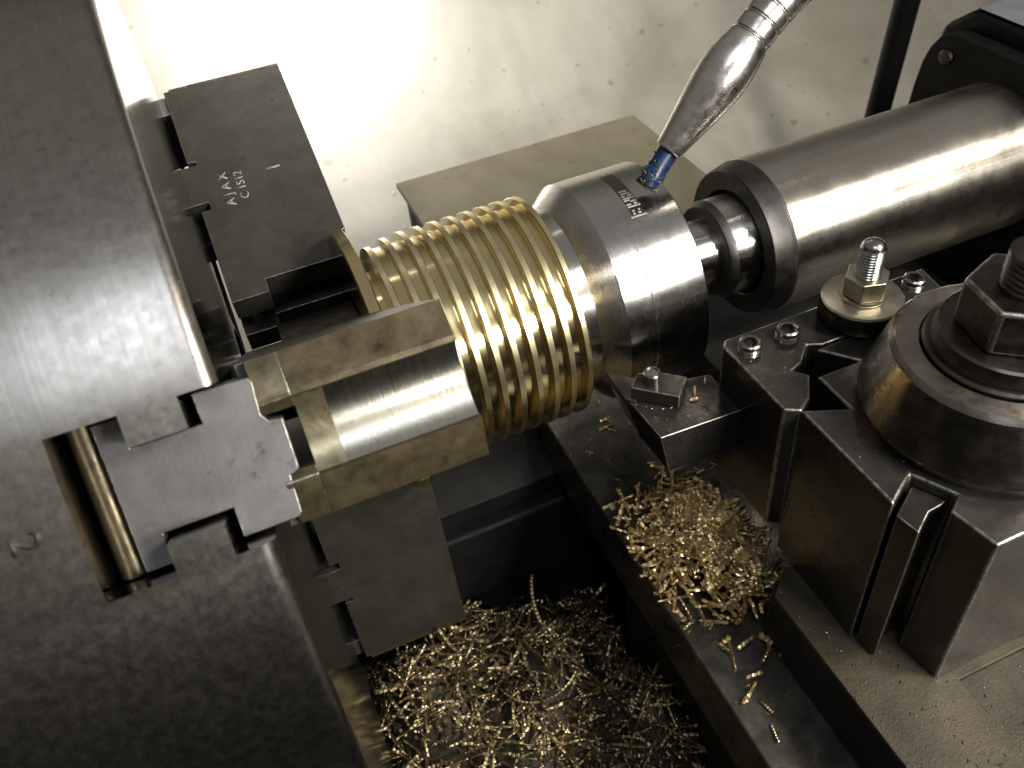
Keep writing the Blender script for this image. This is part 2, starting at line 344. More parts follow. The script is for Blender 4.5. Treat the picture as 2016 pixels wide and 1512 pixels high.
if len(me.materials) < 2:
    me.materials.clear(); me.materials.append(MAT['chuck']); me.materials.append(MAT['chuck_face'])
for p in me.polygons:
    p.use_smooth = True
    c = p.center; rr = math.hypot(c.y, c.z)
    p.material_index = 0 if rr > RC - 0.004 else 1
me.set_sharp_from_angle(angle=R(30))
for ph in PHS:
    f = rad(ph)
    b = tube([f(-0.2525, t, 0.1465) for t in (-0.0178, 0, 0.0178)], [0.0032] * 3, 20)
    obj('jaw_screw', b, MAT['jaw'], chuck, smooth=40)
# numeral stamped beside the slot
f144 = rad(144.0)
def onchuck(xc, angc):
    return lambda u, v, h: (xc + v, (RC + h) * cos(R(angc) + u / RC), (RC + h) * sin(R(angc) + u / RC))
obj('numeral', text_bm('2', 0.0085, onchuck(-0.2665, 144.2), 0.00012, 0.00022), MAT['mark_dark'], chuck)

BASE = -0.2172; XE = -0.1665; HW = 0.0203
def make_jaw(ph, lettering):
    f = rad(ph)
    # top jaw: outline (x, r) extruded across its width, outer end shaped by a cross-section
    rO = 0.1450
    out = [(BASE, rO), (BASE, 0.1046), (BASE + 0.0034, 0.1046), (BASE + 0.0034, 0.1026), (BASE - 0.0040, 0.1026), (BASE - 0.0040, 0.0828),
           (BASE + 0.0032, 0.0828), (BASE + 0.0032, 0.0790), (BASE - 0.0008, 0.0790), (BASE - 0.0008, 0.0340), (-0.2032, 0.0340), (-0.2032, 0.0400), (XE - 0.004, 0.0400), (XE - 0.004, 0.0500), (XE, 0.0525), (XE, rO)]
    bm = prism(out, lambda x, r, t: f(x, t, r), -HW, -0.0072)
    prism(out, lambda x, r, t: f(x, t, r), 0.0072, HW, bm)
    mid = [(-0.2070, rO), (-0.2070, 0.0410), (XE, 0.0525), (XE, rO)]
    prism(mid, lambda x, r, t: f(x, t, r), -0.00719, 0.00719, bm)
    jaw = obj('jaw', bm, MAT['jaw_side'], chuck, bevel=0.0002, worn=True, origin=f(-0.19, 0, 0.09), weld=False)
    # shaped outer end with the ground concave seat; left third kept proud as two rails
    prof = [(-HW, rO - 0.0005), (-HW, 0.1468), (-0.0112, 0.1512), (-0.0098, 0.1512), (-0.0094, 0.1497)]
    arc = [(-0.0094 + 0.0186 * k / 14, 0.1497 - 0.0030 * (1 - (2 * k / 14 - 1) ** 2)) for k in range(1, 14)]
    prof += arc + [(0.0092, 0.1497), (0.0096, 0.1518), (0.0118, 0.1512), (HW, 0.1460), (HW, rO - 0.0005)]
    def fx(t, r, x):
        return f(x, t, r)
    bm = prism(prof, fx, -0.2000, XE - 0.0001)
    prism([(t_, r_ + (0.00025 if 0.1465 < r_ < 0.1499 and abs(t_) < 0.0094 else 0)) for t_, r_ in prof], fx, -0.2071, -0.20001, bm)
    end = obj('jaw_outer_end', bm, [MAT['jaw'], MAT['jaw_bore'], MAT['jaw_root']], jaw, origin=f(-0.19, 0, 0.15), weld=False)
    c, s = cos(R(ph)), sin(R(ph))
    for p in end.data.polygons:
        w_ = p.center + world_of(end); t = -w_.y * s + w_.z * c; r = w_.y * c + w_.z * s
        p.material_index = (1 if w_.x > -0.1999 else 2) if (abs(t) < 0.0094 and abs(p.normal.x) < 0.5 and r > 0.14) else 0
        p.use_smooth = True
    end.data.set_sharp_from_angle(angle=R(25))
    # rails at the root, either side of the tongue groove
    bm = prism([(-HW, rO - 0.0005), (-HW, 0.1468), (-0.0112, 0.1512), (-0.0098, 0.1512), (-0.0072, 0.1492), (-0.0072, rO - 0.0005)], fx, BASE + 0.0022, -0.20711)
    prism([(0.0072, rO - 0.0005), (0.0072, 0.1500), (0.0092, 0.1518), (0.0118, 0.1512), (HW, 0.1460), (HW, rO - 0.0005)], fx, BASE + 0.0022, -0.20711, bm)
    obj('root_rail', bm, MAT['jaw'], jaw, bevel=0.0003, worn=True, origin=f(-0.21, 0, 0.15), weld=False)
    # master jaw in its T slot
    W, N = 0.0174, 0.0102
    mp = [(-0.2495, -W), (-0.2433, -W), (-0.2433, -N), (-0.2275, -N), (-0.2275, -W), (-0.2150, -W + 0.0006), (-0.2142, -W + 0.0016), (-0.2149, -0.0080), (-0.2138, -0.0062), (-0.2106, -0.0056),
          (-0.2109, 0.0068), (-0.2132, 0.0076), (-0.2136, W - 0.001), (-0.2144, W), (-0.2275, W), (-0.2275, N), (-0.2433, N), (-0.2433, W), (-0.2495, W)]
    bm = prism(mp, f, rO - 0.010, 0.1515 if abs(ph - 144) < 1 else 0.1450)
    mp2 = [(-0.2478, -W), (-0.2433, -W), (-0.2433, -N), (-0.2275, -N), (-0.2275, -W), (-0.2222, -W), (-0.2222, W), (-0.2275, W), (-0.2275, N), (-0.2433, N), (-0.2433, W), (-0.2478, W)]
    prism(mp2, f, 0.032, rO - 0.0102, bm)
    obj('master_jaw', bm, MAT['master'], jaw, bevel=0.0003, worn=True, origin=f(-0.23, 0, 0.15), weld=False)
    if lettering:
        def on(xc, rc, side=1):
            return lambda u, v, h: f(xc - v, side * (HW + h), rc + u)
        m = MAT['mark']
        obj('stamped_lettering', text_bm('A J A X', 0.0056, on(-0.2055, 0.0868), 0.00010, 0.00003), m, jaw)
        obj('stamped_lettering', text_bm('C 1S12', 0.0050, on(-0.1993, 0.0870), 0.00010, 0.00003), m, jaw)
        obj('stamped_lettering', text_bm('1', 0.0085, on(-0.1845, 0.0913), 0.00010, 0.00004), m, jaw)
    return jaw
ja = make_jaw(144.0, False); ja['label'] = 'oil-stained jaw with polished concave end pointing at the viewer'
jb = make_jaw(24.0, True); jb['label'] = 'dark jaw stamped AJAX standing up behind the brass part'
jc = make_jaw(264.0, False); jc['label'] = 'dark plain jaw hanging down above the swarf'

# ================================================================== BRASS WORKPIECE
brass = thing('brass_worm', (-0.13, 0, 0), 'shiny brass part with deep ring grooves held between chuck and centre', 'workpiece')
PITCH = 0.00705; RB = 0.0472; GD = 0.0036; X0 = -0.1640; X1 = -0.0955
prof = [(X0 - 0.004, 0.0), (X0 - 0.004, 0.033), (X0, 0.034), (X0, RB - 0.004)]
x = X0
k = 0
while x + PITCH < X1 + 0.002:
    r = RB - (0.0022 if k == 0 else 0.0006 if k == 1 else 0)
    prof += [(x, r - 0.00015), (x + 0.00015, r), (x + 0.0023, r), (x + 0.00245, r - 0.00015), (x + 0.0026, RB - GD + 0.0002), (x + 0.0028, RB - GD), (x + PITCH - 0.0004, RB - GD), (x + PITCH - 0.0002, RB - GD + 0.0002)]
    x += PITCH; k += 1
prof += [(x, RB - 0.0003), (x + 0.0003, RB), (x + 0.0022, RB), (x + 0.0026, RB - 0.0006), (x + 0.0026, 0)]
XB = x + 0.0026
gb = obj('grooved_barrel', lathe(prof, (0, 0, 0), (1, 0, 0), 192), [MAT['brass'], MAT['brass_land']], brass, smooth=28)
for p in gb.data.polygons:
    if math.hypot(p.center.y, p.center.z) > RB - 0.0032 and abs(p.normal.x) < 0.5: p.material_index = 1
obj('flange', lathe([(-0.1745, 0.03), (-0.1745, 0.0535), (-0.1740, 0.0540), (-0.1702, 0.0545), (-0.1697, 0.0540), (-0.1697, 0.03)], (0, 0, 0), (1, 0, 0), 160), MAT['brass'], brass, smooth=28)
obj('hub', lathe([(-0.1745, 0.0), (-0.1697, 0.0355), (-0.1640, 0.0355), (-0.1625, 0.0)], (0, 0, 0), (1, 0, 0), 128), MAT['brass'], brass, smooth=28)
obj('stub', lathe([(-0.205, 0.0), (-0.205, 0.0265), (-0.1745, 0.0265), (-0.1745, 0)], (0, 0, 0), (1, 0, 0), 96), MAT['knurl'], brass, smooth=28)  # brass stub coloured dark to paint in the shade between the jaws

# ================================================================== LIVE CENTRE
cen = thing('live_centre', (-0.05, 0, 0), 'bright steel bull-nose live centre pressed against the brass part', 'live centre')
prof = [(XB + 0.0002, 0.0), (XB + 0.0002, 0.0385), (-0.0905, 0.0398), (-0.0902, 0.0402), (-0.0820, 0.0470), (-0.0815, 0.0474), (-0.0702, 0.0475), (-0.0700, 0.04735), (-0.0697, 0.0475),
        (-0.0470, 0.0475), (-0.0461, 0.0466), (-0.0461, 0.0)]
obj('bull_nose', lathe(prof, (0, 0, 0), (1, 0, 0), 192), MAT['steel'], cen, smooth=24, origin=(-0.07, 0, 0))
obj('shaft', lathe([(-0.0462, 0.0), (-0.0462, 0.0148), (-0.0170, 0.0148), (-0.0170, 0.0)], (0, 0, 0), (1, 0, 0), 96), MAT['steel'], cen, smooth=24)
prof = [(-0.0172, 0.0148), (-0.0172, 0.0210), (-0.0165, 0.0216), (-0.0150, 0.0220), (0.0029, 0.0220), (0.0029, 0.0148)]
obj('collar', lathe(prof, (0, 0, 0), (1, 0, 0), 96), MAT['steel'], cen, smooth=24, origin=(-0.01, 0, 0))
obj('dark_seal', lathe([(-0.0198, 0.0149), (-0.0200, 0.0202), (-0.0193, 0.0212), (-0.0168, 0.0222), (-0.0160, 0.0222), (-0.0160, 0.0149)], (0, 0, 0), (1, 0, 0), 96), MAT['quill_end'], cen, smooth=24, origin=(-0.02, 0, 0))
# engraved arrow band
RS = 0.0475
def oncen(x0, a0):   # u along circumference (downwards towards the operator), v along -x
    return lambda u, v, h: (x0 - v, (RS + h) * cos(R(a0) + u / RS), (RS + h) * sin(R(a0) + u / RS))
fb = oncen(-0.0632, 96.0)
bm = bmesh.new()
def strip(bm, u0, u1, v0, v1, h, n=16, ff=fb):
    A = [[bm.verts.new(ff(u0 + (u1 - u0) * k / n, v, h)) for k in range(n + 1)] for v in (v0, v1)]
    for k in range(n): bm.faces.new((A[0][k], A[0][k + 1], A[1][k + 1], A[1][k]))
strip(bm, -0.0140, 0.0150, -0.0026, 0.0026, 0.00004)
obj('engraved_band', bm, MAT['etch'], cen)
bm = bmesh.new()
L = 0.00014
for v in (-0.00265, 0.00265): strip(bm, -0.0140, 0.0150, v - L / 2, v + L / 2, 0.00006)
for u in (-0.0140, 0.0150): strip(bm, u - L, u + L, -0.0034 if u > 0 else -0.0026, 0.0034 if u > 0 else 0.0026, 0.00007, 1)
for a_, b_ in (((0.0152, -0.0022), (0.0185, 0.0)), ((0.0152, 0.0022), (0.0185, 0.0))):
    q = [fb(a_[0], a_[1], 0.00006), fb(b_[0], b_[1], 0.00006), fb(b_[0] + 0.0002, b_[1], 0.00006), fb(a_[0] + 0.0002, a_[1], 0.00006)]
    bm.faces.new([bm.verts.new(p_) for p_ in q])
obj('arrow_outline', bm, MAT['mark_dark'], cen)
bm = bmesh.new()
for u, segs in ((0.0146, ((-0.0034, 0.0034),)), (0.0132, ((-0.0016, -0.0004), (0.0008, 0.0018))), (0.0118, ((-0.0018, -0.0009), (0.0006, 0.0016))), (0.0096, ((-0.0030, 0.0024),)),
                (0.0084, ((-0.0022, -0.0008), (0.0004, 0.0024))), (0.0070, ((-0.0024, 0.0),)), (0.0062, ((-0.0002, 0.0022),)), (0.0050, ((-0.0024, 0.0022),)), (0.0036, ((-0.0022, -0.0004), (0.0006, 0.0022))), (0.0022, ((-0.0020, 0.0018),)), (0.0006, ((-0.0014, 0.0020),))):
    for v0, v1 in segs: strip(bm, u - 0.00042, u + 0.00042, v0, v1, 0.00010, 2)
obj('engraved_lettering', bm, MAT['mark'], cen)

# ================================================================== TAILSTOCK
RQ = 0.0350
tail = thing('tailstock', (0.14, 0, -0.10), 'tailstock with thick ground steel quill and black clamp housing', 'tailstock')
obj('quill', lathe([(0.0036, 0.0), (0.0036, RQ - 0.0005), (0.0040, RQ), (0.200, RQ), (0.200, 0)], (0, 0, 0), (1, 0, 0), 160), MAT['quill'], tail, smooth=24, origin=(0.1, 0, 0))
obj('quill_nose', lathe([(0.0030, 0.0100), (0.0030, 0.0238), (-0.0052, 0.0240), (-0.0057, 0.0246), (-0.0060, 0.0322), (-0.0056, 0.0329), (0.0022, 0.0347), (0.0026, RQ - 0.0001), (0.0038, RQ - 0.0002), (0.0038, 0.0100)], (0, 0, 0), (1, 0, 0), 160), MAT['quill_end'], tail, smooth=24)
XT = 0.137
pl = [(0.060, -0.045), (0.0550, 0.0160), (0.0530, 0.0290), (0.0500, 0.0370), (0.0450, 0.0440), (0.0405, 0.0465), (0.0350, 0.0475), (-0.042, 0.0475), (-0.056, 0.035), (-0.062, -0.045)]
obj('end_plate', prism(pl, YZ, XT, XT + 0.010), MAT['darkpaint'], tail, bevel=0.0012)
hs = [(0.070, -0.13), (0.062, 0.045), (0.030, 0.078), (-0.030, 0.078), (-0.064, 0.045), (-0.07, -0.13)]
obj('housing', prism([(0.060, -0.13), (0.0585, 0.020), (0.0552, 0.0400), (0.0543, 0.0440), (0.0383, 0.0562), (-0.045, 0.0562), (-0.060, 0.045), (-0.065, -0.13)], YZ, XT + 0.0101, XT + 0.20), MAT['darkpaint'], tail, bevel=0.003)
obj('top_cover', prism([(0.0380, 0.0564), (0.0370, 0.0576), (-0.044, 0.0576), (-0.045, 0.0564)], YZ, XT + 0.0115, XT + 0.20), MAT['bluepaint'], tail, bevel=0.0008)
s = obj('plate_screw', lathe([(0, 0), (0, 0.0040), (0.0014, 0.0036), (0.0019, 0.0020), (0.0019, 0)], (XT, 0.0383, 0.0359), (-1, 0, 0), 32), MAT['knurl'], tail, smooth=30)
obj('screw_slot', box(XT - 0.00205, XT - 0.0015, 0.0383 - 0.0036, 0.0383 + 0.0036, 0.0359 - 0.0005, 0.0359 + 0.0005), MAT['mark_dark'], s)

# upright rod behind the quill
rod = obj('upright_rod', tube([(0.2472, 0.2, -0.25), (0.2885, 0.2, 0.30)], [0.0086, 0.0086], 32), MAT['darkpaint'], None, smooth=40, origin=(0.2472, 0.2, -0.25))
tag(rod, 'dull black upright rod standing behind the quill', 'rod')

# ================================================================== CARRIAGE
car = thing('carriage', (0, 0, -0.13), 'dark oily lathe carriage under the tool post', 'carriage')
obj('saddle', prism([(-0.0970, -0.40), (-0.0970, 0.060), (0.16, 0.060), (0.16, -0.40)], XY, -0.118, -0.085), MAT['saddle'], car, bevel=0.0015)
obj('apron', box(-0.0900, 0.16, -0.40, -0.055, -0.25, -0.1182), MAT['bed'], car, bevel=0.002)
obj('cross_slide', prism([(-0.0690, -0.40), (-0.0690, -0.132), (-0.0655, -0.128), (-0.048, -0.124), (-0.020, -0.100), (-0.020, 0.050), (0.105, 0.050), (0.105, -0.40)], XY, -0.0848, -0.0565), MAT['bed'], car, bevel=0.0008)
# a thin spacer plate under the tool post, and the sunken part beyond
obj('sunken_floor', box(-0.0341, 0.10, -0.395, -0.1876, -0.0564, -0.0556), MAT['slide'], car)
obj('base_plate', prism([(-0.0695, -0.395), (-0.0695, -0.134), (-0.060, -0.126), (0.060, -0.120), (0.060, -0.1875), (-0.0342, -0.1875), (-0.0342, -0.395)], XY, -0.0564, -0.0540), MAT['slide'], car, bevel=0.0004)

# rear cover plate
plate = thing('way_cover', (0, 0.15, -0.085), 'flat beige way cover plate spotted with oil behind the brass part', 'cover plate')
obj('cover_sheet', box(-0.1025, 0.0735, 0.075, 0.2375, -0.0640, -0.0600), MAT['plate'], plate, bevel=0.0006)
obj('cover_side', box(-0.0985, 0.0700, 0.080, 0.2340, -0.118, -0.0641), MAT['bed'], plate)

# ================================================================== TOOL POST
PC = (-0.0055, -0.1412)
post = thing('tool_post', (PC[0], PC[1], -0.054), 'dark square quick-change tool post with a big clamp ring on top', 'tool post')
ZP = 0.020; ZB = -0.0538
outline = [(-0.0562, -0.1156), (-0.0418, -0.1222), (-0.0418, -0.1050), (-0.0245, -0.1050), (-0.0340, -0.0934), (0.022, -0.0934), (0.045, -0.115),
           (0.045, -0.160), (0.028, -0.1840), (-0.0411, -0.1840), (-0.0437, -0.1690), (-0.0376, -0.1650), (-0.0442, -0.1528), (-0.0562, -0.1598)]
obj('post_block', prism(outline, XY, ZB, ZP), MAT['post'], post, bevel=0.0009, worn=True)
bar = [(-0.0553, -0.1612), (-0.0440, -0.1545), (-0.0388, -0.1634), (-0.0412, -0.1640), (-0.0462, -0.1644), (-0.0540, -0.1692)]
obj('wedge_bar', prism(bar, XY, ZB + 0.0004, 0.0160), MAT['post'], post, bevel=0.0005, worn=True)
prof = [(ZP, 0), (ZP, 0.0366), (ZP + 0.0006, 0.0370), (ZP + 0.0044, 0.0390), (ZP + 0.0050, 0.0390), (0.0438, 0.0334), (0.0446, 0.0331), (0.0453, 0.0324), (0.0459, 0.0312), (0.0460, 0.0300), (0.0460, 0.0247), (0.0420, 0.0245), (0.0420, 0.0)]
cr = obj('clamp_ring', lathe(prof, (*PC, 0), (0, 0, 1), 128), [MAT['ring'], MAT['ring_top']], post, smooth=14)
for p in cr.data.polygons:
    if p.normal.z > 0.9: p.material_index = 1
prof = [(0.0419, 0.0), (0.0419, 0.0240), (0.0470, 0.0240), (0.0478, 0.0232), (0.0478, 0.0222), (0.0530, 0.0214), (0.0536, 0.0206), (0.0540, 0.0180), (0.0540, 0.0)]
obj('washer', lathe(prof, (*PC, 0), (0, 0, 1), 128), MAT['nut'], post, smooth=26)
bm = hexprof((*PC, 0), (0, 0, 1), 0.0172, 0.0541, 0.0690, rot=R(50))
obj('hex_nut', bm, MAT['nut'], post, bevel=0.0012, worn=True, segs=3)
obj('stud', lathe(thread_prof(0.0690, 0.0805, 0.0082, 0.0019, 0.0008), (*PC, 0), (0, 0, 1), 64), MAT['nut'], post, smooth=50)

# ================================================================== TOOL HOLDER
hold = thing('tool_holder', (-0.035, -0.095, 0.0), 'black steel tool holder block clipped to the tool post corner', 'tool holder')
ZH = 0.0200
ho = [(-0.0608, -0.0765), (-0.0608, -0.1130), (-0.0560, -0.1160), (-0.0500, -0.1122), (-0.0432, -0.1030), (-0.0470, -0.0985), (-0.0420, -0.0968), (-0.0350, -0.0900), (-0.0300, -0.0925), (0.026, -0.0925), (0.0290, -0.0740), (-0.0585, -0.0740)]
obj('holder_block', prism(ho, XY, -0.040, ZH), MAT['black'], hold, bevel=0.0008, worn=True)
# tool slot lips are shown by the shank entering the block
def set_screw(x, y, tilt=0):
    c = (x, y, 0)
    prof = [(ZH - 0.004, 0.0), (ZH - 0.004, 0.0042), (ZH, 0.0042), (ZH + 0.0007, 0.0037), (ZH + 0.0014, 0.0042), (ZH + 0.0021, 0.0037), (ZH + 0.0028, 0.0042), (ZH + 0.0038, 0.0040), (ZH + 0.0043, 0.0034)]
    bm = lathe(prof, c, (0, 0, 1), 48)
    d, u, v = frame((0, 0, 1))
    n = 48
    def ring(z, hexa, r):
        out = []
        for i in range(n):
            a = 2 * PI * i / n
            rr = r * cos(PI / 6) / cos((a % (PI / 3)) - PI / 6) if hexa else r
            out.append(bm.verts.new(Vector((x, y, z)) + (u * cos(a) + v * sin(a)) * rr))
        return out
    A, B, C = ring(ZH + 0.0043, False, 0.0034), ring(ZH + 0.0041, True, 0.0027), ring(ZH + 0.0002, True, 0.0027)
    for P, Q in ((A, B), (B, C)):
        for i in range(n): bm.faces.new((P[i], P[(i + 1) % n], Q[(i + 1) % n], Q[i]))
    bm.faces.new(C)
    return obj('set_screw', bm, MAT['screw'], hold, smooth=35, origin=(x, y, ZH))
set_screw(-0.0540, -0.0830); set_screw(-0.0385, -0.0832); set_screw(0.0185, -0.0812)
KC = (-0.0098, -0.0858)
bm = lathe([(0.0202, 0.0), (0.0202, 0.0128), (0.0215, 0.0138), (0.0230, 0.0142), (0.0245, 0.0142), (0.0260, 0.0142), (0.0275, 0.0142), (0.0288, 0.0142)], (*KC, 0), (0, 0, 1), 150, rf=lambda i, k: (1.0 + (0.024 if (i + k) % 2 else -0.024)) if 1 < k < 7 else 1)
lathe([(0.0288, 0.0142), (0.0296, 0.0138), (0.0297, 0.0135), (0.0297, 0.0)], (*KC, 0), (0, 0, 1), 150, bm)
kn = obj('knurled_nut', bm, [MAT['zinc'], MAT['knurl']], hold, smooth=20)
for p in kn.data.polygons:
    if (p.center.z + 0.0) < 0.0286: p.material_index = 1
obj('lock_washer', lathe([(0.0297, 0), (0.0297, 0.0076), (0.0304, 0.0079), (0.0311, 0.0076), (0.0311, 0.0)], (*KC, 0), (0, 0, 1), 64), MAT['zinc'], hold, smooth=30)
obj('lock_nut', hexprof((*KC, 0), (0, 0, 1), 0.0079, 0.0313, 0.0390, rot=R(12)), MAT['zinc'], hold, bevel=0.0005, segs=3)
obj('height_stud', lathe(thread_prof(0.0391, 0.0502, 0.0044, 0.0011, 0.0005, dome=0.0030), (*KC, 0), (0, 0, 1), 64), MAT['stud'], hold, smooth=50)

# ================================================================== TURNING TOOL
tool = thing('turning_tool', (-0.08, -0.08, -0.01), 'black indexable turning tool with clamped insert, tip beside the brass part', 'turning tool')
sh = [(-0.0942, -0.0655), (-0.0936, -0.0700), (-0.0928, -0.0893), (-0.0600, -0.0906), (-0.0600, -0.0690), (-0.0705, -0.0668), (-0.0790, -0.0585), (-0.0880, -0.0590)]
recede = lambda u, v, w_: (u + (0.0040 * w_ / -0.0205 if u < -0.087 else 0), v - (0.004 * w_ / -0.0205 if v > -0.068 else 0), w_)
obj('shank', prism(sh, recede, -0.0205, -0.0002), MAT['black'], tool, bevel=0.0004, worn=True)
ins = [(-0.0943, -0.0492), (-0.0947, -0.0665), (-0.0925, -0.0700), (-0.0870, -0.0640), (-0.0862, -0.0585)]
obj('insert', prism(ins, lambda u, v, w_: (u + 0.0006 * (0.0006 - w_) / 0.005, v - 0.0008 * (0.0006 - w_) / 0.005, w_), -0.0044, 0.0006), MAT['carbide'], tool, bevel=0.0002)
obj('insert_seat', prism([(-0.0938, -0.0520), (-0.0938, -0.0660), (-0.0870, -0.0640), (-0.0858, -0.0590)], lambda u, v, w_: (u + 0.0035 * (-0.0045 - w_) / 0.013, v - 0.0060 * (-0.0045 - w_) / 0.013, w_), -0.0175, -0.0045), MAT['black'], tool, bevel=0.0003)
cl = [(-0.0930, -0.0675), (-0.0871, -0.0618), (-0.0790, -0.0657), (-0.0721, -0.0722), (-0.0800, -0.0801)]
obj('top_clamp', prism(cl, XY, 0.0007, 0.0064), MAT['black'], tool, bevel=0.0004, worn=True)
cs = obj('clamp_screw', lathe([(0.0064, 0.0), (0.0064, 0.0033), (0.0108, 0.0033), (0.0113, 0.0029), (0.0113, 0.0024), (0.0104, 0.0023), (0.0104, 0.0)], (-0.0847, -0.0682, 0), (0, 0, 1), 48), MAT['screw'], tool, smooth=30)
obj('screw_socket', lathe([(0.01041, 0.0), (0.01041, 0.00225), (0.0108, 0.00225), (0.0108, 0.0)], (-0.0847, -0.0682, 0), (0, 0, 1), 32), MAT['stud'], cs, smooth=30)
obj('stamped_mark', text_bm('223', 0.0024, lambda u, v, h: (-0.0782 + 0.70 * u - 0.71 * v, -0.0722 + 0.71 * u + 0.70 * v, 0.0064 + h), 0.00006), MAT['mark_dark'], tool)

# ================================================================== COOLANT HOSE
hose = thing('coolant_nozzle', (-0.02, -0.02, 0.06), 'chromed flexible coolant hose nozzle with blue tube above the centre', 'coolant nozzle')
def at(px, py, d): return CAM + (CX * (px - 1008) + CD * (py - 756)) * (d / 1731.84) + CF * d
T0, T1 = at(1314, 298, 0.334), at(1478, 72, 0.322)
ax = T1 - T0; ln = ax.length
npf = [(0.0, 0.0), (0.0, 0.0048), (0.0006, 0.0055), (0.004, 0.0059), (0.012, 0.0071), (0.022, 0.0088), (0.030, 0.0099), (0.036, 0.0103), (0.041, 0.0101), (0.046, 0.0095), (0.051, 0.0084), (0.0535, 0.0077), (0.0540, 0.0070), (0.0540, 0.0)]
k = ln / 0.054
obj('nozzle', lathe([(s_ * k, r_ * 0.985) for s_, r_ in npf], T0, ax, 64), MAT['hose'], hose, smooth=40)
p2 = at(1600, -55, 0.318); p3 = at(1760, -190, 0.314)
pts, rads = [], []
N = 200
for i in range(N + 1):
    t = i / N; a_ = T1 - ax.normalized() * 0.001; b_ = T1 + ax.normalized() * 0.022
    p_ = a_ * (1 - t) ** 3 + b_ * 3 * t * (1 - t) ** 2 + p2 * 3 * t * t * (1 - t) + p3 * t ** 3
    pts.append(p_); ph = (i % 20) / 20
    rads.append(0.0078 - (0.0006 if ph < 0.06 else 0) - (0.0006 if 0.18 < ph < 0.24 else 0) + (0.0002 if ph > 0.24 else 0.0))
obj('flexible_hose', tube(pts, rads, 40), MAT['hose'], hose, smooth=60)
B0 = at(1320, 290, 0.335); B1 = at(1272, 366, 0.338)
bm = tube([B0 + (B1 - B0) * t for t in (0, .2, .4, .6, .8, .9, 1)], [0.0042, 0.0043, 0.0042, 0.0044, 0.0045, 0.0045, 0.0043], 24)
for v in bm.verts:
    v.co += Vector([random.uniform(-1, 1) for _ in range(3)]) * 0.00018
bt = obj('blue_tube', bm, MAT['blue'], hose, smooth=50)
bm = bmesh.new()
axd = (B1 - B0).normalized(); _, uu, vv = frame(axd)
for i in range(560):
    t = 1 - abs(random.gauss(0, 0.26)); a_ = random.uniform(0, 2 * PI)
    c_ = B0 + (B1 - B0) * t + (uu * cos(a_) + vv * sin(a_)) * 0.0044
    if random.random() < 0.3: c_ = B1 + axd * 0.0002 + (uu * cos(a_) + vv * sin(a_)) * random.uniform(0, 0.0042)
    m_ = Matrix.Translation(c_) @ Matrix.Rotation(random.uniform(0, 6), 4, Vector((random.random(), random.random(), random.random() + .1)).normalized())
    bmesh.ops.create_icosphere(bm, subdivisions=1, radius=random.uniform(0.00022, 0.00065), matrix=m_ @ Matrix.Diagonal((1, random.uniform(.4, 1), random.uniform(.3, 1), 1)))
obj('stuck_grit', bm, MAT['knurl'], bt, weld=False)

# ================================================================== SWARF
def chip(bm, c, d, length, width, curl, pitch=0.0011, nrm=None):
    """one segmented ribbon chip: a row of small crescent beads along a curved path"""
    d = Vector(d).normalized(); _, u, v = frame(d)
    n = max(3, int(length / pitch)); p = Vector(c) - d * length / 2; rows = []
    ax_ = (u * random.uniform(-1, 1) + v * random.uniform(-1, 1) + Vector((0, 0, 0.8))).normalized()
    tw = random.uniform(0, PI); dt = random.uniform(-0.5, 0.5)
    step = length / n
    for i in range(n):
        q = Matrix.Rotation(curl * step, 3, ax_); d = (q @ d).normalized(); u = (q @ u).normalized(); v = d.cross(u)
        tw += dt
        ww = width * random.uniform(0.85, 1.1)
        a_ = u * cos(tw) + v * sin(tw); b_ = -u * sin(tw) + v * cos(tw)
        for fr_, s_ in ((0.04, 0.68), (0.30, 1.0), (0.75, 0.96), (0.97, 0.66)):
            o_ = p + d * step * fr_
            rows.append([bm.verts.new(o_ + (a_ * cos(2 * PI * k_ / 5) * ww * s_ + b_ * sin(2 * PI * k_ / 5) * ww * 0.55 * s_)) for k_ in range(5)])
        p = p + d * step
    for A, B in zip(rows, rows[1:]):
        for k_ in range(5): bm.faces.new((A[k_], A[(k_ + 1) % 5], B[(k_ + 1) % 5], B[k_]))
    bm.faces.new(rows[0][::-1]); bm.faces.new(rows[-1])
def rdir(flat=0.35):
    a_ = random.uniform(0, 2 * PI); return (cos(a_), sin(a_), random.uniform(-flat, flat))

# heap in the tray
def heap1(x, y):
    h = -0.245 + 0.085 * math.exp(-(((x + 0.185) / 0.070) ** 2 + ((y + 0.055) / 0.060) ** 2)) + 0.060 * math.exp(-(((x + 0.11) / 0.06) ** 2 + ((y + 0.12) / 0.07) ** 2)) + 0.012 * sin(x * 90 + 1) * sin(y * 70)
    return h + 0.012
bm = bmesh.new(); nx, ny = 60, 60
G = [[bm.verts.new((-0.32 + 0.24 * i / nx, -0.25 + 0.245 * j / ny, heap1(-0.32 + 0.24 * i / nx, -0.25 + 0.245 * j / ny) - 0.003)) for j in range(ny + 1)] for i in range(nx + 1)]
for i in range(nx):
    for j in range(ny): bm.faces.new((G[i][j], G[i + 1][j], G[i + 1][j + 1], G[i][j + 1]))
g1 = tag(obj('fine_swarf', bm, MAT['grime'], None, smooth=80), 'fine dark swarf bedding under the brass heap in the tray', 'swarf', kind='stuff')
bm = bmesh.new()
for i in range(4200):
    x = random.uniform(-0.30, -0.088); y = random.uniform(-0.22, -0.004)
    ln_ = random.choice((0.005, 0.009, 0.013, 0.018, 0.024)) * random.uniform(0.7, 1.3)
    fl = 0.5
    if random.random() < 0.04: ln_ *= 2.0
    if ln_ > 0.02: fl = 0.15
    chip(bm, (x, y, heap1(x, y) + random.uniform(-0.003, 0.004)), rdir(fl), ln_, random.choice((0.0008, 0.0010, 0.0012)), random.uniform(-45, 45), random.choice((0.0020, 0.0028)))
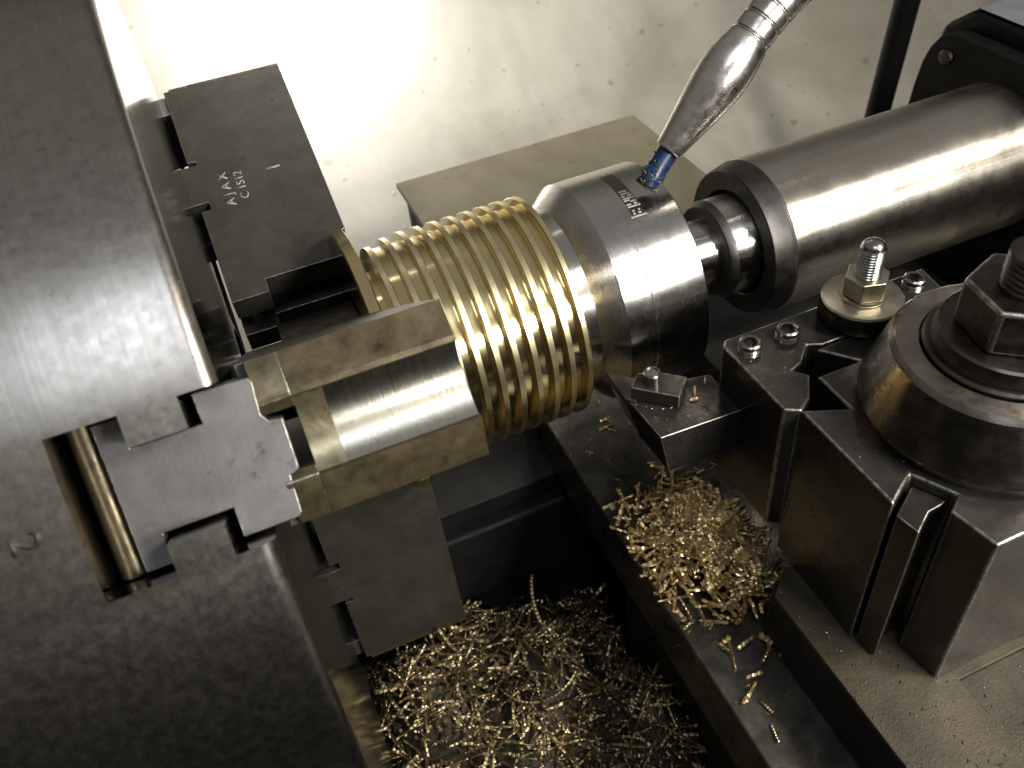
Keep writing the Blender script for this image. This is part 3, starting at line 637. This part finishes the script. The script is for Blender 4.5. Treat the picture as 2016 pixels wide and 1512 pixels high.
tag(obj('brass_swarf', bm, [MAT['chip_dark']], None, weld=False), 'heap of curled brass chips in the tray below the chuck', 'swarf', kind='stuff')
# heap on the saddle
SZ = -0.085
def heap2(x, y):
    return SZ + 0.018 * math.exp(-(((x + 0.066) / 0.022) ** 2 + ((y + 0.092) / 0.026) ** 2))
bm = bmesh.new()
for i in range(850):
    x = random.gauss(-0.066, 0.015); y = random.gauss(-0.088, 0.018)
    if x < -0.0965: x = -0.0965 + random.random() * 0.01
    if x > -0.05: continue
    ln_ = random.choice((0.005, 0.007, 0.009, 0.012)) * random.uniform(0.7, 1.4)
    chip(bm, (x, y, heap2(x, y) + random.uniform(0, 0.003)), rdir(0.35), ln_, random.choice((0.0010, 0.0012, 0.0014)), random.uniform(-18, 18), random.choice((0.0020, 0.0026)))
for i in range(90):
    x = random.uniform(-0.096, -0.03); y = random.uniform(-0.13, 0.045)
    if x > -0.062 and y < -0.10: continue
    chip(bm, (x, y, SZ + 0.0008), rdir(0.05), random.uniform(0.002, 0.005), 0.0005, random.uniform(-60, 60))
tag(obj('brass_swarf', bm, [MAT['chip']], None, weld=False), 'bright pile of short brass chips on the saddle beside the tool holder', 'swarf', kind='stuff')
# single chips one can tell apart
singles = [
    ((-0.0670, -0.0925, -0.0655), (0.98, -0.17, 0.0), 0.026, 0.0012, 18, 'long curved brass chip lying across the front of the bright pile'),
    ((-0.0848, -0.1329, -0.0842), (-0.41, -0.91, 0), 0.0145, 0.0012, 10, 'straight brass chip alone on the dark saddle, nearest below the pile'),
    ((-0.0873, -0.1508, -0.0842), (-0.76, -0.65, 0), 0.0110, 0.0012, -30, 'brass chip alone on the dark saddle, second below the pile'),
    ((-0.0850, -0.1575, -0.0842), (0.2, -0.98, 0), 0.0060, 0.0008, -30, 'small brass chip on the dark saddle, third below the pile'),
    ((-0.0885, -0.1670, -0.0842), (-0.3, -0.95, 0), 0.0070, 0.0008, 20, 'thin brass chip on the dark saddle, lowest of those below the pile'),
    ((-0.0700, 0.0020, -0.0842), (1, 0.1, 0), 0.006, 0.0009, 5, 'upper of two brass chips on the wet saddle left of the tool'),
    ((-0.0720, -0.0030, -0.0842), (1, 0.05, 0), 0.008, 0.0009, 5, 'lower of two brass chips on the wet saddle left of the tool'),
    ((-0.0706, -0.0755, 0.0012), (0.5, 0.85, 0.3), 0.0045, 0.0006, 5, 'short brass chip leaning on the tool clamp corner'),
    ((-0.0728, -0.0785, 0.0008), (0.9, -0.3, 0), 0.0030, 0.0007, 5, 'stubby brass chip lying on the tool shank'),
    ((-0.0640, -0.0720, 0.0008), (0.6, 0.8, 0), 0.0035, 0.0005, 5, 'tiny pale chip on the shank close to the holder block'),
]
for c_, d_, l_, w_, cu_, lab in singles:
    bm = bmesh.new(); chip(bm, c_, d_, l_, w_, cu_)
    tag(obj('brass_chip', bm, MAT['chip'], None, origin=c_, weld=False), lab, 'metal chip', 'single brass chips')

# gritty metal dust on the slide and the tops of holder and post
bm = bmesh.new()
def dust(x0, x1, y0, y1, z, n, r0=0.00015, r1=0.0005):
    for i in range(n):
        c_ = Vector((random.uniform(x0, x1), random.uniform(y0, y1), z)); d_ = Vector(rdir(0.2)).normalized(); l_ = random.uniform(1, 3.2)
        r_ = random.uniform(r0, r1) * (0.5 + 0.5 * random.random()); u_ = Vector((-d_.y, d_.x, 0)).normalized(); w2 = Vector((0, 0, 1))
        V = [bm.verts.new(c_ + d_ * a_ * r_ * l_ + u_ * b_ * r_ + w2 * h_ * r_) for a_, b_, h_ in ((-1, 0, 0), (0, -1, 0), (1, 0, 0.2), (0, 1, 0), (0, 0, 0.9), (0, 0, -0.2))]
        for f_ in ((0, 1, 4), (1, 2, 4), (2, 3, 4), (3, 0, 4), (1, 0, 5), (2, 1, 5), (3, 2, 5), (0, 3, 5)): bm.faces.new([V[k_] for k_ in f_])
dust(-0.069, -0.035, -0.24, -0.13, -0.0539, 200)
dust(-0.034, 0.02, -0.26, -0.189, -0.0555, 260)
dust(-0.060, -0.046, -0.112, -0.077, ZH, 26, 0.0001, 0.0003)
dust(-0.054, -0.040, -0.158, -0.125, ZP, 18, 0.0001, 0.0003)
dust(-0.096, -0.050, -0.20, -0.11, SZ, 120)
dust(-0.093, -0.064, -0.088, -0.070, 0.0, 40, 0.0001, 0.0004)
tag(obj('metal_grit', bm, MAT['grit'], None, weld=False), 'fine metal grit and dust sprinkled over the slide and tool post', 'grit', kind='stuff')
